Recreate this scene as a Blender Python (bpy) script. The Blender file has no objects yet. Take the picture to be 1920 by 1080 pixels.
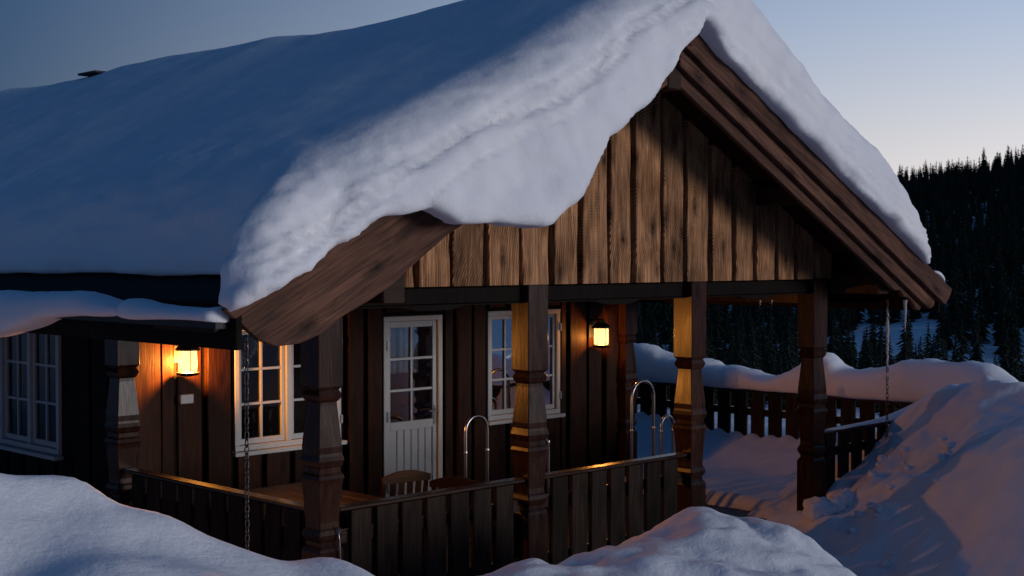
import bpy, math, random
import numpy as np
from mathutils import Vector, noise as mnoise
R = math.radians
random.seed(7); rng = np.random.default_rng(7)
sc = bpy.context.scene
C = sc.collection

# ------------------------------------------------------------------ camera
cam_d = bpy.data.cameras.new('camera'); cam = bpy.data.objects.new('camera', cam_d); C.objects.link(cam)
cam_d.sensor_width = 36.0; cam_d.lens = 36.0 * 2650 / 1920
cam_d.clip_start = 0.1; cam_d.clip_end = 5000
CAM = Vector((-5.897, -7.848, 2.63)); cam.location = CAM
TH = R(45.4); PITCH = math.atan(60 / 2650)
cam.rotation_euler = (R(90) - PITCH, 0, TH - R(90))
sc.camera = cam

# ------------------------------------------------------------------ sky, sun, exposure
SUN_EL, SUN_AZ = R(4.0), math.atan2(0.34, -0.94)          # azimuth clockwise from +Y
world = bpy.data.worlds.new('World'); sc.world = world; world.use_nodes = True
wn = world.node_tree; wn.nodes.clear()
w_out = wn.nodes.new('ShaderNodeOutputWorld'); w_bg = wn.nodes.new('ShaderNodeBackground')
sky = wn.nodes.new('ShaderNodeTexSky'); sky.sky_type = 'NISHITA'; sky.sun_disc = False
sky.sun_elevation = SUN_EL; sky.sun_rotation = SUN_AZ
sky.altitude = 800; sky.air_density = 1.0; sky.dust_density = 0.6; sky.ozone_density = 3.0
w_bg.inputs['Strength'].default_value = 0.016
# dusk: the low sky plus the blue of the upper air and the afterglow that lies along one side of the horizon
GLOW_AZ = R(0)                                           # counter-clockwise from +X
def wm(op, a, b=None):
    n = wn.nodes.new('ShaderNodeMath'); n.operation = op
    for i, v in enumerate((a, b)):
        if v is None: continue
        if isinstance(v, (int, float)): n.inputs[i].default_value = v
        else: wn.links.new(v, n.inputs[i])
    return n.outputs[0]
w_tc = wn.nodes.new('ShaderNodeTexCoord'); w_sx = wn.nodes.new('ShaderNodeSeparateXYZ'); wn.links.new(w_tc.outputs['Generated'], w_sx.inputs[0])
az_c = wm('ADD', wm('MULTIPLY', w_sx.outputs[0], math.cos(GLOW_AZ)), wm('MULTIPLY', w_sx.outputs[1], math.sin(GLOW_AZ)))
az_c = wm('SUBTRACT', az_c, 0.405)
az_c = wm('MULTIPLY', wm('ADD', az_c, wm('SQRT', wm('ADD', wm('MULTIPLY', az_c, az_c), 0.004))), 0.5)      # soft clamp at zero
up_z = wm('MAXIMUM', w_sx.outputs[2], 0.0)
glow = wm('MULTIPLY', wm('MULTIPLY', wm('POWER', az_c, 1.05), 1.62), wm('POWER', 2.71828, wm('DIVIDE', up_z, -0.26)))
w_rp = wn.nodes.new('ShaderNodeValToRGB'); wn.links.new(up_z, w_rp.inputs[0]); el_ = w_rp.color_ramp.elements
for p_ in (0.087, 0.165): el_.new(p_)
for e_, (p_, c_) in zip(el_, ((0.0, (1.32, 1.06, 0.84)), (0.087, (1.15, 1.09, 1.04)), (0.165, (0.98, 1.10, 1.30)), (0.6, (0.5, 0.95, 1.6)))): e_.position = p_; e_.color = (*c_, 1)
w_gl = wn.nodes.new('ShaderNodeVectorMath'); w_gl.operation = 'SCALE'; wn.links.new(w_rp.outputs[0], w_gl.inputs[0]); wn.links.new(glow, w_gl.inputs['Scale'])
w_ad = wn.nodes.new('ShaderNodeVectorMath'); w_ad.operation = 'ADD'; wn.links.new(w_gl.outputs[0], w_ad.inputs[0]); w_ad.inputs[1].default_value = (0.009, 0.038, 0.108)
w_b2 = wn.nodes.new('ShaderNodeBackground'); wn.links.new(w_ad.outputs[0], w_b2.inputs['Color']); w_b2.inputs['Strength'].default_value = 1.0
w_as = wn.nodes.new('ShaderNodeAddShader')
wn.links.new(sky.outputs[0], w_bg.inputs['Color']); wn.links.new(w_bg.outputs[0], w_as.inputs[0]); wn.links.new(w_b2.outputs[0], w_as.inputs[1]); wn.links.new(w_as.outputs[0], w_out.inputs['Surface'])

sun_d = bpy.data.lights.new('sun', 'SUN'); sun = bpy.data.objects.new('sun', sun_d); C.objects.link(sun)
to_sun = Vector((math.sin(SUN_AZ) * math.cos(SUN_EL), math.cos(SUN_AZ) * math.cos(SUN_EL), math.sin(SUN_EL)))
sun.rotation_euler = (-to_sun).to_track_quat('-Z', 'Y').to_euler()
sun_d.energy = 1.75; sun_d.angle = R(22); sun_d.color = (1.0, 0.94, 0.93)

vs = sc.view_settings
vs.view_transform = 'Standard'; vs.look = 'None'; vs.gamma = 1; vs.use_curve_mapping = False; vs.exposure = 0.0
sc.cycles.use_denoising = True; sc.cycles.max_bounces = 6; sc.cycles.diffuse_bounces = 3
sc.cycles.glossy_bounces = 3; sc.cycles.transparent_max_bounces = 12; sc.cycles.transmission_bounces = 4
sc.cycles.sample_clamp_indirect = 4.0; sc.cycles.caustics_reflective = False; sc.cycles.caustics_refractive = False

# ------------------------------------------------------------------ helpers
def tag(o, label=None, cat=None, group=None, kind=None):
    if label: o['label'] = label
    if cat: o['category'] = cat
    if group: o['group'] = group
    if kind: o['kind'] = kind
    return o

def empty(name, loc=(0, 0, 0)):
    o = bpy.data.objects.new(name, None); o.empty_display_size = 0.2; o.location = loc; C.objects.link(o); return o

class MB:
    """collects shapes; build() links them as one mesh object"""
    def __init__(self): self.v = []; self.f = []
    def add(self, vs, fs):
        n = len(self.v); self.v += [tuple(p) for p in vs]; self.f += [tuple(i + n for i in q) for q in fs]; return self
    def box(self, x0, x1, y0, y1, z0, z1, m=None):
        vs = [(x, y, z) for z in (z0, z1) for y in (y0, y1) for x in (x0, x1)]
        if m: vs = [m(*p) for p in vs]
        return self.add(vs, [(0, 2, 3, 1), (4, 5, 7, 6), (0, 1, 5, 4), (2, 6, 7, 3), (0, 4, 6, 2), (1, 3, 7, 5)])
    def prism(self, poly, y0, y1):                       # polygon in (x, z), extruded along y
        n = len(poly)
        vs = [(x, y0, z) for x, z in poly] + [(x, y1, z) for x, z in poly]
        fs = [tuple(range(n)), tuple(range(2 * n - 1, n - 1, -1))]
        fs += [(i, i + n, (i + 1) % n + n, (i + 1) % n) for i in range(n)]
        return self.add(vs, fs)
    def tube(self, pts, r, n=8, cap=True):
        pts = [Vector(p) for p in pts]; rs = r if isinstance(r, (list, tuple)) else [r] * len(pts)
        vs = []; fs = []
        t = (pts[1] - pts[0]).normalized(); a = t.orthogonal().normalized()
        for i, p in enumerate(pts):
            t = (pts[min(i + 1, len(pts) - 1)] - pts[max(i - 1, 0)]).normalized()
            a = (a - t * a.dot(t)).normalized(); b = t.cross(a)
            for k in range(n):
                w = 2 * math.pi * k / n; vs.append(p + (a * math.cos(w) + b * math.sin(w)) * rs[i])
        for i in range(len(pts) - 1):
            for k in range(n):
                fs.append((i * n + k, i * n + (k + 1) % n, (i + 1) * n + (k + 1) % n, (i + 1) * n + k))
        if cap: fs += [tuple(range(n - 1, -1, -1)), tuple((len(pts) - 1) * n + k for k in range(n))]
        return self.add(vs, fs)
    def lathe(self, c, prof, n=16):                      # (radius, z) profile
        vs = []; fs = []
        for r_, z in prof:
            for k in range(n):
                w = 2 * math.pi * k / n; vs.append((c[0] + r_ * math.cos(w), c[1] + r_ * math.sin(w), c[2] + z))
        for i in range(len(prof) - 1):
            for k in range(n): fs.append((i * n + k, i * n + (k + 1) % n, (i + 1) * n + (k + 1) % n, (i + 1) * n + k))
        fs += [tuple(range(n - 1, -1, -1)), tuple((len(prof) - 1) * n + k for k in range(n))]
        return self.add(vs, fs)
    def build(self, name, mat, parent=None, smooth=False, bevel=0.0):
        me = bpy.data.meshes.new(name); me.from_pydata(self.v, [], self.f)
        me.materials.append(mat)
        if smooth: me.polygons.foreach_set('use_smooth', [True] * len(me.polygons))
        me.update()
        o = bpy.data.objects.new(name, me); C.objects.link(o)
        if parent: o.parent = parent
        if bevel:
            b = o.modifiers.new('bevel', 'BEVEL'); b.width = bevel; b.segments = 1; b.limit_method = 'ANGLE'
        return o

def mesh_np(name, V, Q, mat, smooth=True, parent=None):
    me = bpy.data.meshes.new(name)
    V = np.asarray(V, np.float32); Q = np.asarray(Q, np.int32)
    me.vertices.add(len(V)); me.vertices.foreach_set('co', V.ravel())
    me.loops.add(Q.size); me.loops.foreach_set('vertex_index', Q.ravel())
    k = Q.shape[1]
    me.polygons.add(len(Q)); me.polygons.foreach_set('loop_start', np.arange(0, Q.size, k, dtype=np.int32))
    if smooth: me.polygons.foreach_set('use_smooth', np.ones(len(Q), bool))
    me.materials.append(mat); me.update(calc_edges=True); me.validate()
    o = bpy.data.objects.new(name, me); C.objects.link(o)
    if parent: o.parent = parent
    return o

_perm = np.random.default_rng(3).permutation(256); _perm = np.concatenate([_perm, _perm, _perm])
_grad = np.random.default_rng(5).normal(size=(256, 3)); _grad /= np.linalg.norm(_grad, axis=1)[:, None]
def perlin(P):
    """vectorised gradient noise, about -1..1"""
    P = np.asarray(P, np.float64); I = np.floor(P).astype(int); f = P - I; I &= 255
    u = f * f * f * (f * (f * 6 - 15) + 10); out = 0
    for dx in (0, 1):
        for dy in (0, 1):
            for dz in (0, 1):
                h = _perm[_perm[_perm[I[:, 0] + dx] + (I[:, 1] + dy)] + (I[:, 2] + dz)]
                d = ((f - (dx, dy, dz)) * _grad[h]).sum(1)
                w = (u[:, 0] if dx else 1 - u[:, 0]) * (u[:, 1] if dy else 1 - u[:, 1]) * (u[:, 2] if dz else 1 - u[:, 2])
                out = out + d * w
    return out * 1.6
def fbm(P, s, octv=3):
    P = np.asarray(P, float); o = 0; a = 1; t = 0
    for i in range(octv): o = o + a * perlin(P * s * 2 ** i + 17.3 * i); t += a; a *= 0.5
    return o / t
def sstep(a, b, x):
    t = np.clip((x - a) / (b - a), 0, 1); return t * t * (3 - 2 * t)
def smax(a, b, k):
    h = np.clip(0.5 + 0.5 * (a - b) / k, 0, 1); return b + (a - b) * h + k * h * (1 - h)

# ------------------------------------------------------------------ materials
def nt(name):
    m = bpy.data.materials.new(name); m.use_nodes = True; t = m.node_tree
    b = t.nodes['Principled BSDF']; return m, t, b
def N(t, typ, **kw):
    n = t.nodes.new(typ)
    for k, v in kw.items(): setattr(n, k, v)
    return n
def math_n(t, op, a, b=None, c=None):
    n = N(t, 'ShaderNodeMath', operation=op)
    for i, v in enumerate((a, b, c)):
        if v is None: continue
        if hasattr(v, 'links') or hasattr(v, 'is_linked'): t.links.new(v, n.inputs[i])
        else: n.inputs[i].default_value = v
    return n.outputs[0]
def ramp(t, fac, stops):
    r = N(t, 'ShaderNodeValToRGB'); el = r.color_ramp.elements
    while len(el) < len(stops): el.new(0.5)
    for e, (p, c) in zip(el, stops): e.position = p; e.color = (*c, 1) if len(c) == 3 else c
    t.links.new(fac, r.inputs[0]); return r.outputs[0]
def mixc(t, fac, a, b, mode='MIX'):
    m = N(t, 'ShaderNodeMix', data_type='RGBA', blend_type=mode)
    for i, v in ((0, fac), (6, a), (7, b)):
        if hasattr(v, 'is_linked'): t.links.new(v, m.inputs[i])
        else: m.inputs[i].default_value = v if i == 0 else (*v, 1)
    return m.outputs[2]

def wood(name, light, dark, axis='Z', rough=0.55, saw=0.0, knots=0.6, bump=0.35, spec=0.4, grain=1.0, tilt=0.0):
    m, t, b = nt(name)
    tc = N(t, 'ShaderNodeTexCoord'); oi = N(t, 'ShaderNodeObjectInfo')
    off = N(t, 'ShaderNodeVectorMath', operation='MULTIPLY_ADD')
    cr = N(t, 'ShaderNodeCombineXYZ')
    for i in range(3): t.links.new(oi.outputs['Random'], cr.inputs[i])
    t.links.new(cr.outputs[0], off.inputs[0]); off.inputs[1].default_value = (13.7, 7.9, 31.1); t.links.new(tc.outputs['Object'], off.inputs[2])
    vr = N(t, 'ShaderNodeVectorRotate', rotation_type='Y_AXIS'); vr.inputs['Angle'].default_value = tilt
    t.links.new(off.outputs[0], vr.inputs['Vector']); P = vr.outputs[0]
    mp = N(t, 'ShaderNodeMapping'); t.links.new(P, mp.inputs[0])
    k = {'X': (0.12, 1, 1), 'Y': (1, 0.12, 1), 'Z': (1, 1, 0.12)}[axis]
    mp.inputs['Scale'].default_value = tuple(v * 16 * grain for v in k)
    n1 = N(t, 'ShaderNodeTexNoise'); n1.inputs['Scale'].default_value = 1.0; n1.inputs['Detail'].default_value = 6; n1.inputs['Roughness'].default_value = 0.65; n1.inputs['Distortion'].default_value = 1.2
    t.links.new(mp.outputs[0], n1.inputs['Vector'])
    # knots: sparse stretched voronoi cells
    ks = N(t, 'ShaderNodeSeparateXYZ'); t.links.new(P, ks.inputs[0]); kc = N(t, 'ShaderNodeCombineXYZ')
    la, lb, fa, fb = {'X': (0, 2, 1.5, 4.0), 'Y': (1, 2, 1.5, 4.0), 'Z': (0, 2, 4.0, 1.5)}[axis]
    t.links.new(math_n(t, 'MULTIPLY', ks.outputs[la], fa), kc.inputs[0]); t.links.new(math_n(t, 'MULTIPLY', ks.outputs[lb], fb), kc.inputs[1])
    vo = N(t, 'ShaderNodeTexVoronoi', voronoi_dimensions='2D'); vo.inputs['Scale'].default_value = 1.0; t.links.new(kc.outputs[0], vo.inputs['Vector'])
    nk = N(t, 'ShaderNodeTexNoise'); nk.inputs['Scale'].default_value = 22; nk.inputs['Detail'].default_value = 3; t.links.new(P, nk.inputs['Vector'])
    dist = math_n(t, 'ADD', vo.outputs['Distance'], math_n(t, 'MULTIPLY', math_n(t, 'SUBTRACT', nk.outputs[0], 0.5), 0.16))
    knot = math_n(t, 'SUBTRACT', 1.0, math_n(t, 'SMOOTH_MIN', math_n(t, 'MULTIPLY', dist, 4.6), 1.0, 0.3))
    knot = math_n(t, 'MAXIMUM', knot, 0.0)
    wv = N(t, 'ShaderNodeTexNoise'); wv.inputs['Scale'].default_value = 1.3; wv.inputs['Detail'].default_value = 2; t.links.new(P, wv.inputs['Vector'])
    mf = N(t, 'ShaderNodeMapping'); t.links.new(P, mf.inputs[0])
    mf.inputs['Scale'].default_value = {'X': (3, 90, 90), 'Y': (90, 3, 90), 'Z': (90, 90, 3)}[axis]
    nf = N(t, 'ShaderNodeTexNoise'); nf.inputs['Scale'].default_value = 1.0; nf.inputs['Detail'].default_value = 4; t.links.new(mf.outputs[0], nf.inputs['Vector'])
    col = ramp(t, n1.outputs[0], [(0.28, dark), (0.5, tuple(0.55 * l + 0.45 * d for l, d in zip(light, dark))), (0.72, light)])
    col = mixc(t, 1.0, col, ramp(t, wv.outputs[0], [(0.3, (0.62, 0.6, 0.6)), (0.7, (1.15, 1.12, 1.08))]), 'MULTIPLY')
    col = mixc(t, 1.0, col, ramp(t, oi.outputs['Random'], [(0, (0.74, 0.72, 0.72)), (1, (1.18, 1.14, 1.1))]), 'MULTIPLY')
    col = mixc(t, math_n(t, 'MULTIPLY', knot, knots), col, tuple(d * 0.25 for d in dark))
    col = mixc(t, 1.0, col, ramp(t, nf.outputs[0], [(0.3, (0.55,) * 3), (0.68, (1.25,) * 3)]), 'MULTIPLY')
    h = math_n(t, 'ADD', math_n(t, 'MULTIPLY', n1.outputs[0], 0.5), math_n(t, 'MULTIPLY', nf.outputs[0], 0.35))
    if saw:
        sx = N(t, 'ShaderNodeSeparateXYZ'); t.links.new(tc.outputs['Object'], sx.inputs[0])
        # circular saw arcs round a centre off to one side, another for every board
        cx = math_n(t, 'MULTIPLY', math_n(t, 'SUBTRACT', oi.outputs['Random'], 0.5), 2.6)
        ax = math_n(t, 'SUBTRACT', math_n(t, 'SUBTRACT', sx.outputs[0], 3.2), cx)
        az = math_n(t, 'SUBTRACT', sx.outputs[2], math_n(t, 'ADD', 2.05, math_n(t, 'MULTIPLY', oi.outputs['Random'], 0.5)))
        d = math_n(t, 'SQRT', math_n(t, 'ADD', math_n(t, 'MULTIPLY', ax, ax), math_n(t, 'MULTIPLY', az, az)))
        d = math_n(t, 'ADD', d, math_n(t, 'MULTIPLY', wv.outputs[0], 0.05))
        s = math_n(t, 'SINE', math_n(t, 'MULTIPLY', d, 2 * math.pi / 0.024))
        mn = N(t, 'ShaderNodeTexNoise'); mn.inputs['Scale'].default_value = 3.2; t.links.new(P, mn.inputs['Vector'])
        msk = math_n(t, 'MULTIPLY', s, ramp(t, mn.outputs[0], [(0.42, (0.04,) * 3), (0.66, (1,) * 3)]))
        h = math_n(t, 'ADD', h, math_n(t, 'MULTIPLY', msk, saw))
        col = mixc(t, math_n(t, 'MULTIPLY', math_n(t, 'MAXIMUM', msk, 0.0), 0.22), col, tuple(v * 0.5 for v in dark))
    h = math_n(t, 'SUBTRACT', h, math_n(t, 'MULTIPLY', knot, 0.4))
    bp = N(t, 'ShaderNodeBump'); bp.inputs['Strength'].default_value = bump; bp.inputs['Distance'].default_value = 0.012
    t.links.new(h, bp.inputs['Height']); t.links.new(bp.outputs[0], b.inputs['Normal'])
    t.links.new(col, b.inputs['Base Color'])
    rr = ramp(t, n1.outputs[0], [(0.2, (rough * 0.8,) * 3), (0.8, (min(1, rough * 1.25),) * 3)]); t.links.new(rr, b.inputs['Roughness'])
    b.inputs['Specular IOR Level'].default_value = spec
    return m

def plain(name, col, rough=0.5, metal=0.0, var=0.12, scale=9.0, bump=0.0, spec=0.5):
    m, t, b = nt(name); tc = N(t, 'ShaderNodeTexCoord')
    n = N(t, 'ShaderNodeTexNoise'); n.inputs['Scale'].default_value = scale; n.inputs['Detail'].default_value = 5; t.links.new(tc.outputs['Object'], n.inputs['Vector'])
    c = ramp(t, n.outputs[0], [(0.3, tuple(v * (1 - var) for v in col)), (0.7, tuple(min(1, v * (1 + var)) for v in col))])
    t.links.new(c, b.inputs['Base Color']); b.inputs['Roughness'].default_value = rough; b.inputs['Metallic'].default_value = metal
    b.inputs['Specular IOR Level'].default_value = spec
    if bump:
        bp = N(t, 'ShaderNodeBump'); bp.inputs['Strength'].default_value = bump; bp.inputs['Distance'].default_value = 0.01
        t.links.new(n.outputs[0], bp.inputs['Height']); t.links.new(bp.outputs[0], b.inputs['Normal'])
    return m

def snow_mat(name, coarse=0.5, fine=0.35):
    m, t, b = nt(name); tc = N(t, 'ShaderNodeTexCoord')
    def ns(s, d, r=0.6):
        n = N(t, 'ShaderNodeTexNoise'); n.inputs['Scale'].default_value = s; n.inputs['Detail'].default_value = d; n.inputs['Roughness'].default_value = r
        t.links.new(tc.outputs['Object'], n.inputs['Vector']); return n.outputs[0]
    a, f, l = ns(5.5, 4), ns(38, 5, 0.7), ns(0.9, 3)
    t.links.new(ramp(t, l, [(0.3, (0.78, 0.80, 0.85)), (0.7, (0.86, 0.87, 0.90))]), b.inputs['Base Color'])
    b.inputs['Roughness'].default_value = 0.62; b.inputs['Specular IOR Level'].default_value = 0.25
    b1 = N(t, 'ShaderNodeBump'); b1.inputs['Strength'].default_value = coarse; b1.inputs['Distance'].default_value = 0.05; t.links.new(a, b1.inputs['Height'])
    b2 = N(t, 'ShaderNodeBump'); b2.inputs['Strength'].default_value = fine; b2.inputs['Distance'].default_value = 0.012; t.links.new(f, b2.inputs['Height'])
    t.links.new(b1.outputs[0], b2.inputs['Normal']); t.links.new(b2.outputs[0], b.inputs['Normal'])
    return m

def glass_mat(name, tint=(0.8, 0.83, 0.85)):
    m = bpy.data.materials.new(name); m.use_nodes = True; t = m.node_tree; t.nodes.clear()
    o = N(t, 'ShaderNodeOutputMaterial'); mx = N(t, 'ShaderNodeMixShader'); tr = N(t, 'ShaderNodeBsdfTransparent'); gl = N(t, 'ShaderNodeBsdfGlossy')
    fr = N(t, 'ShaderNodeFresnel'); fr.inputs['IOR'].default_value = 1.52
    tc = N(t, 'ShaderNodeTexCoord'); n = N(t, 'ShaderNodeTexNoise'); n.inputs['Scale'].default_value = 3.5; t.links.new(tc.outputs['Object'], n.inputs['Vector'])
    bp = N(t, 'ShaderNodeBump'); bp.inputs['Strength'].default_value = 0.06; bp.inputs['Distance'].default_value = 0.02; t.links.new(n.outputs[0], bp.inputs['Height']); t.links.new(bp.outputs[0], gl.inputs['Normal'])
    tr.inputs[0].default_value = (*tint, 1); gl.inputs['Roughness'].default_value = 0.02
    t.links.new(fr.outputs[0], mx.inputs[0]); t.links.new(tr.outputs[0], mx.inputs[1]); t.links.new(gl.outputs[0], mx.inputs[2]); t.links.new(mx.outputs[0], o.inputs[0])
    return m

def emit_mat(name, col, strength, trans=0.0):
    m = bpy.data.materials.new(name); m.use_nodes = True; t = m.node_tree; t.nodes.clear()
    o = N(t, 'ShaderNodeOutputMaterial'); e = N(t, 'ShaderNodeEmission'); e.inputs[0].default_value = (*col, 1)
    tc = N(t, 'ShaderNodeTexCoord'); n = N(t, 'ShaderNodeTexNoise'); n.inputs['Scale'].default_value = 30; t.links.new(tc.outputs['Object'], n.inputs['Vector'])
    t.links.new(math_n(t, 'MULTIPLY', ramp(t, n.outputs[0], [(0.3, (0.6,) * 3), (0.7, (1.1,) * 3)]), strength), e.inputs[1])
    mx = N(t, 'ShaderNodeMixShader'); tr = N(t, 'ShaderNodeBsdfTransparent'); mx.inputs[0].default_value = trans
    t.links.new(e.outputs[0], mx.inputs[1]); t.links.new(tr.outputs[0], mx.inputs[2]); t.links.new(mx.outputs[0], o.inputs[0])
    return m

M = {}
M['gable'] = wood('weathered_gable_wood', (0.66, 0.36, 0.185), (0.12, 0.052, 0.023), 'Z', 0.6, saw=0.75, knots=1.0, bump=0.8, spec=0.12)
M['wall'] = wood('stained_wall_wood', (0.046, 0.016, 0.0065), (0.016, 0.0055, 0.0025), 'Z', 0.5, knots=0.8, bump=0.5, spec=0.08)
M['wall_dark'] = wood('dark_wall_wood', (0.013, 0.009, 0.007), (0.007, 0.005, 0.004), 'Z', 0.6, bump=0.4, spec=0.06)
M['barge_r'] = wood('right_barge_wood', (0.19, 0.095, 0.065), (0.055, 0.028, 0.020), 'X', 0.6, knots=0.9, bump=0.8, spec=0.12, tilt=R(-27.2))
M['barge'] = wood('barge_wood', (0.19, 0.095, 0.065), (0.055, 0.028, 0.020), 'X', 0.6, knots=0.9, bump=0.8, spec=0.12, tilt=R(27.2))
M['post'] = wood('varnished_post_wood', (0.056, 0.024, 0.015), (0.024, 0.010, 0.006), 'Z', 0.25, knots=0.7, bump=0.10, spec=0.2)
M['fence'] = wood('dark_fence_wood', (0.042, 0.030, 0.024), (0.018, 0.013, 0.011), 'Z', 0.6, knots=0.6, bump=0.45, spec=0.06)
M['rail'] = wood('rail_wood', (0.05, 0.026, 0.016), (0.025, 0.013, 0.009), 'X', 0.26, bump=0.12, spec=0.5)
M['beam'] = wood('beam_wood', (0.05, 0.025, 0.015), (0.022, 0.011, 0.007), 'X', 0.5, bump=0.4, spec=0.15)
M['floor'] = wood('porch_floor_wood', (0.03, 0.018, 0.012), (0.015, 0.009, 0.006), 'X', 0.55, bump=0.3)
M['roofing'] = plain('bitumen_roofing', (0.028, 0.027, 0.028), 0.9, bump=0.5, scale=60, spec=0.05)
M['white'] = plain('white_paint', (0.42, 0.42, 0.42), 0.45, var=0.05, bump=0.08, scale=25)
M['glass'] = glass_mat('window_glass')
M['steel'] = plain('brushed_steel', (0.36, 0.36, 0.37), 0.28, 1.0, var=0.06)
M['iron'] = plain('black_iron', (0.02, 0.02, 0.022), 0.5, 0.6)
M['chain'] = plain('dark_chain_metal', (0.10, 0.09, 0.085), 0.4, 0.9)
M['plastic'] = plain('white_plastic', (0.4, 0.4, 0.41), 0.4, var=0.03)
M['cloth'] = plain('lace_cloth', (0.55, 0.55, 0.57), 0.9, var=0.2, scale=70)
M['room'] = plain('room_plaster', (0.10, 0.075, 0.055), 0.8)
M['furniture'] = wood('pine_furniture', (0.075, 0.03, 0.012), (0.035, 0.014, 0.006), 'X', 0.5, bump=0.25, spec=0.08)
M['snow'] = snow_mat('snow_ground', 0.35, 0.35)
M['snow_roof'] = snow_mat('snow_roof', 0.2, 0.22)
M['needles'] = plain('spruce_needles', (0.016, 0.026, 0.018), 0.8, var=0.4, scale=1.5, spec=0.1)
M['bark'] = plain('bark', (0.03, 0.022, 0.018), 0.9, var=0.3, bump=0.5, scale=14)
M['lamp'] = emit_mat('lit_lamp_glass', (1.0, 0.60, 0.20), 4.0, 0.55)
mi, ti, bi = nt('ice'); M['ice'] = mi
bi.inputs['Base Color'].default_value = (0.75, 0.8, 0.88, 1); bi.inputs['Roughness'].default_value = 0.12
bi.inputs['Transmission Weight'].default_value = 0.5; bi.inputs['IOR'].default_value = 1.31
_n = N(ti, 'ShaderNodeTexNoise'); _n.inputs['Scale'].default_value = 60; _b = N(ti, 'ShaderNodeBump'); _b.inputs['Strength'].default_value = 0.5; _b.inputs['Distance'].default_value = 0.01
ti.links.new(_n.outputs[0], _b.inputs['Height']); ti.links.new(_b.outputs[0], bi.inputs['Normal'])

# ------------------------------------------------------------------ terrain
CTRL = [(-2.96,-1.09,1.62),(-2.8,-1.1,1.59),(-2.64,-1.12,1.55),(-2.46,-1.15,1.51),(-2.38,-1.24,1.48),(-2.31,-1.24,1.39),(-2.18,-1.3,1.31),(-2.03,-1.45,1.24),(-1.93,-1.55,1.16),(-1.76,-1.58,1.07),(-1.5,-1.7,1.01),(-1.3,-1.76,0.99),(-1.22,-1.84,0.96),(-1.12,-1.95,0.88),
 (-2.92,-1.34,1.48),(-3.03,-1.59,1.35),(-3.16,-1.88,1.23),(-2.63,-1.42,1.38),(-2.52,-1.31,1.44),(-2.67,-1.66,1.30),(-2.39,-1.66,1.24),(-2.7,-2.2,1.19),(-2.28,-2.19,1.13),(-1.78,-2.13,1.03),
 (-0.41,-1.8,0.76),(-0.07,-1.85,0.8),(0.15,-1.92,0.81),(0.25,-2.03,0.76),(0.39,-2.02,0.70),(0.55,-1.9,0.79),(0.81,-1.87,0.77),(1.13,-1.91,0.8),(1.56,-1.78,0.8),(1.97,-1.62,0.79),(2.28,-1.64,0.76),(2.44,-1.8,0.68),(2.3,-2.09,0.68),(2.21,-2.42,0.68),(2.19,-2.68,0.62),(2.08,-2.86,0.55),
 (-0.15,-2.19,0.78),(0.48,-2.25,0.76),(1.38,-2.15,0.83),(0.9,-2.53,0.73),(1.38,-2.58,0.73),(1.48,-2.82,0.68),
 (7.18,-0.16,0.68),(7.46,-0.14,0.97),(7.66,-0.47,1.22),(7.6,-0.97,1.35),(7.22,-1.44,1.3),(6.86,-1.93,1.19),
 (6.99,-0.11,0.59),(6.41,-0.25,0.4),(5.93,-0.34,0.25),(5.46,-0.44,0.2),(5.1,-0.51,0.13),(4.81,-0.79,0.05),(4.52,-1.35,-0.09),
 (6.84,-0.8,0.86),(6.05,-1.02,0.58),(5.57,-0.97,0.34),(5.24,-1.49,0.27),(5.67,-1.76,0.68),(5.11,-2.06,0.34),(5.94,-1.87,0.94),(5.44,-2.36,0.88),(4.93,-2.57,0.57),(4.44,-2.94,0.27),(4.58,-2.11,0.05),(5.14,-2.78,0.82),
 # lee sides, the trough along the fence, the trodden way up to the steps
 (-2.6,-0.5,0.95),(-2.0,-0.8,0.8),(-1.5,-1.15,0.55),(-1.0,-1.3,0.4),(-0.6,-1.2,0.3),(-0.5,-0.6,0.15),(0.5,-0.6,0.2),(2,-0.6,0.2),(0.3,-1.3,0.4),(1.2,-1.25,0.45),(2,-1.1,0.42),(2.6,-0.9,0.1),(3.2,-0.7,-0.1),(3.3,-2,-0.1),(3.4,-3.2,-0.05),(4.1,-0.6,-0.2),(4,-1.8,-0.15),(2.75,-2.2,0.1),(2.6,-3,0.1),
 (-1,-0.5,0.25),(-2,0.2,0.4),(-1.2,1,0.25),(-1,3,0.2),(-1,6,0.3),(-4,0,1.4),(-4,3,1.2),(-3.5,7,1.0),(-0.6,-2.2,0.7),(-0.85,-1.9,0.68),
 (-5.9,-7.8,1.0),(-4,-4,1.0),(-6,-3,1.3),(-8,-6,1.3),(-2,-3,1.0),(0,-3.2,0.72),(1.2,-3.6,0.55),(2,-4.2,0.35),(-2,-6,0.9),(4,-4.2,0.1),(6.7,-3.7,1.65),(7,-6,1.5),(5.6,-4.6,0.7),(2,-7.5,0.4),  # includes a high bank out of view on the right, added to shade the mound
 (8.4,-0.7,0.95),(8.8,-2.6,1.0),(8.9,0.6,0.4),(10,2,0.45),(10,5,0.4),(12,3,0.05),(11,-3,0.9),(14,6,-0.6),(9.6,8,0.2),(14,-2,0.2),
 (1,1.5,-0.45),(3,1.5,-0.45),(5,1.5,-0.45),(7.5,2.5,-0.45),(3,6,-0.45),(0.6,4.5,-0.45),(6,5,-0.45),(3,10,-0.3),(3,14,-0.2),(-2,14,0.3)]
CT = np.array(CTRL)
def phi(r): return np.sqrt(r * r + 0.02)
_d = np.linalg.norm(CT[:, None, :2] - CT[None, :, :2], axis=2)
_A = np.zeros((len(CT) + 1, len(CT) + 1)); _A[:-1, :-1] = phi(_d) - np.eye(len(CT)) * 0.006; _A[-1, :-1] = 1; _A[:-1, -1] = 1
_W = np.linalg.solve(_A, np.append(CT[:, 2], 0))

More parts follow.
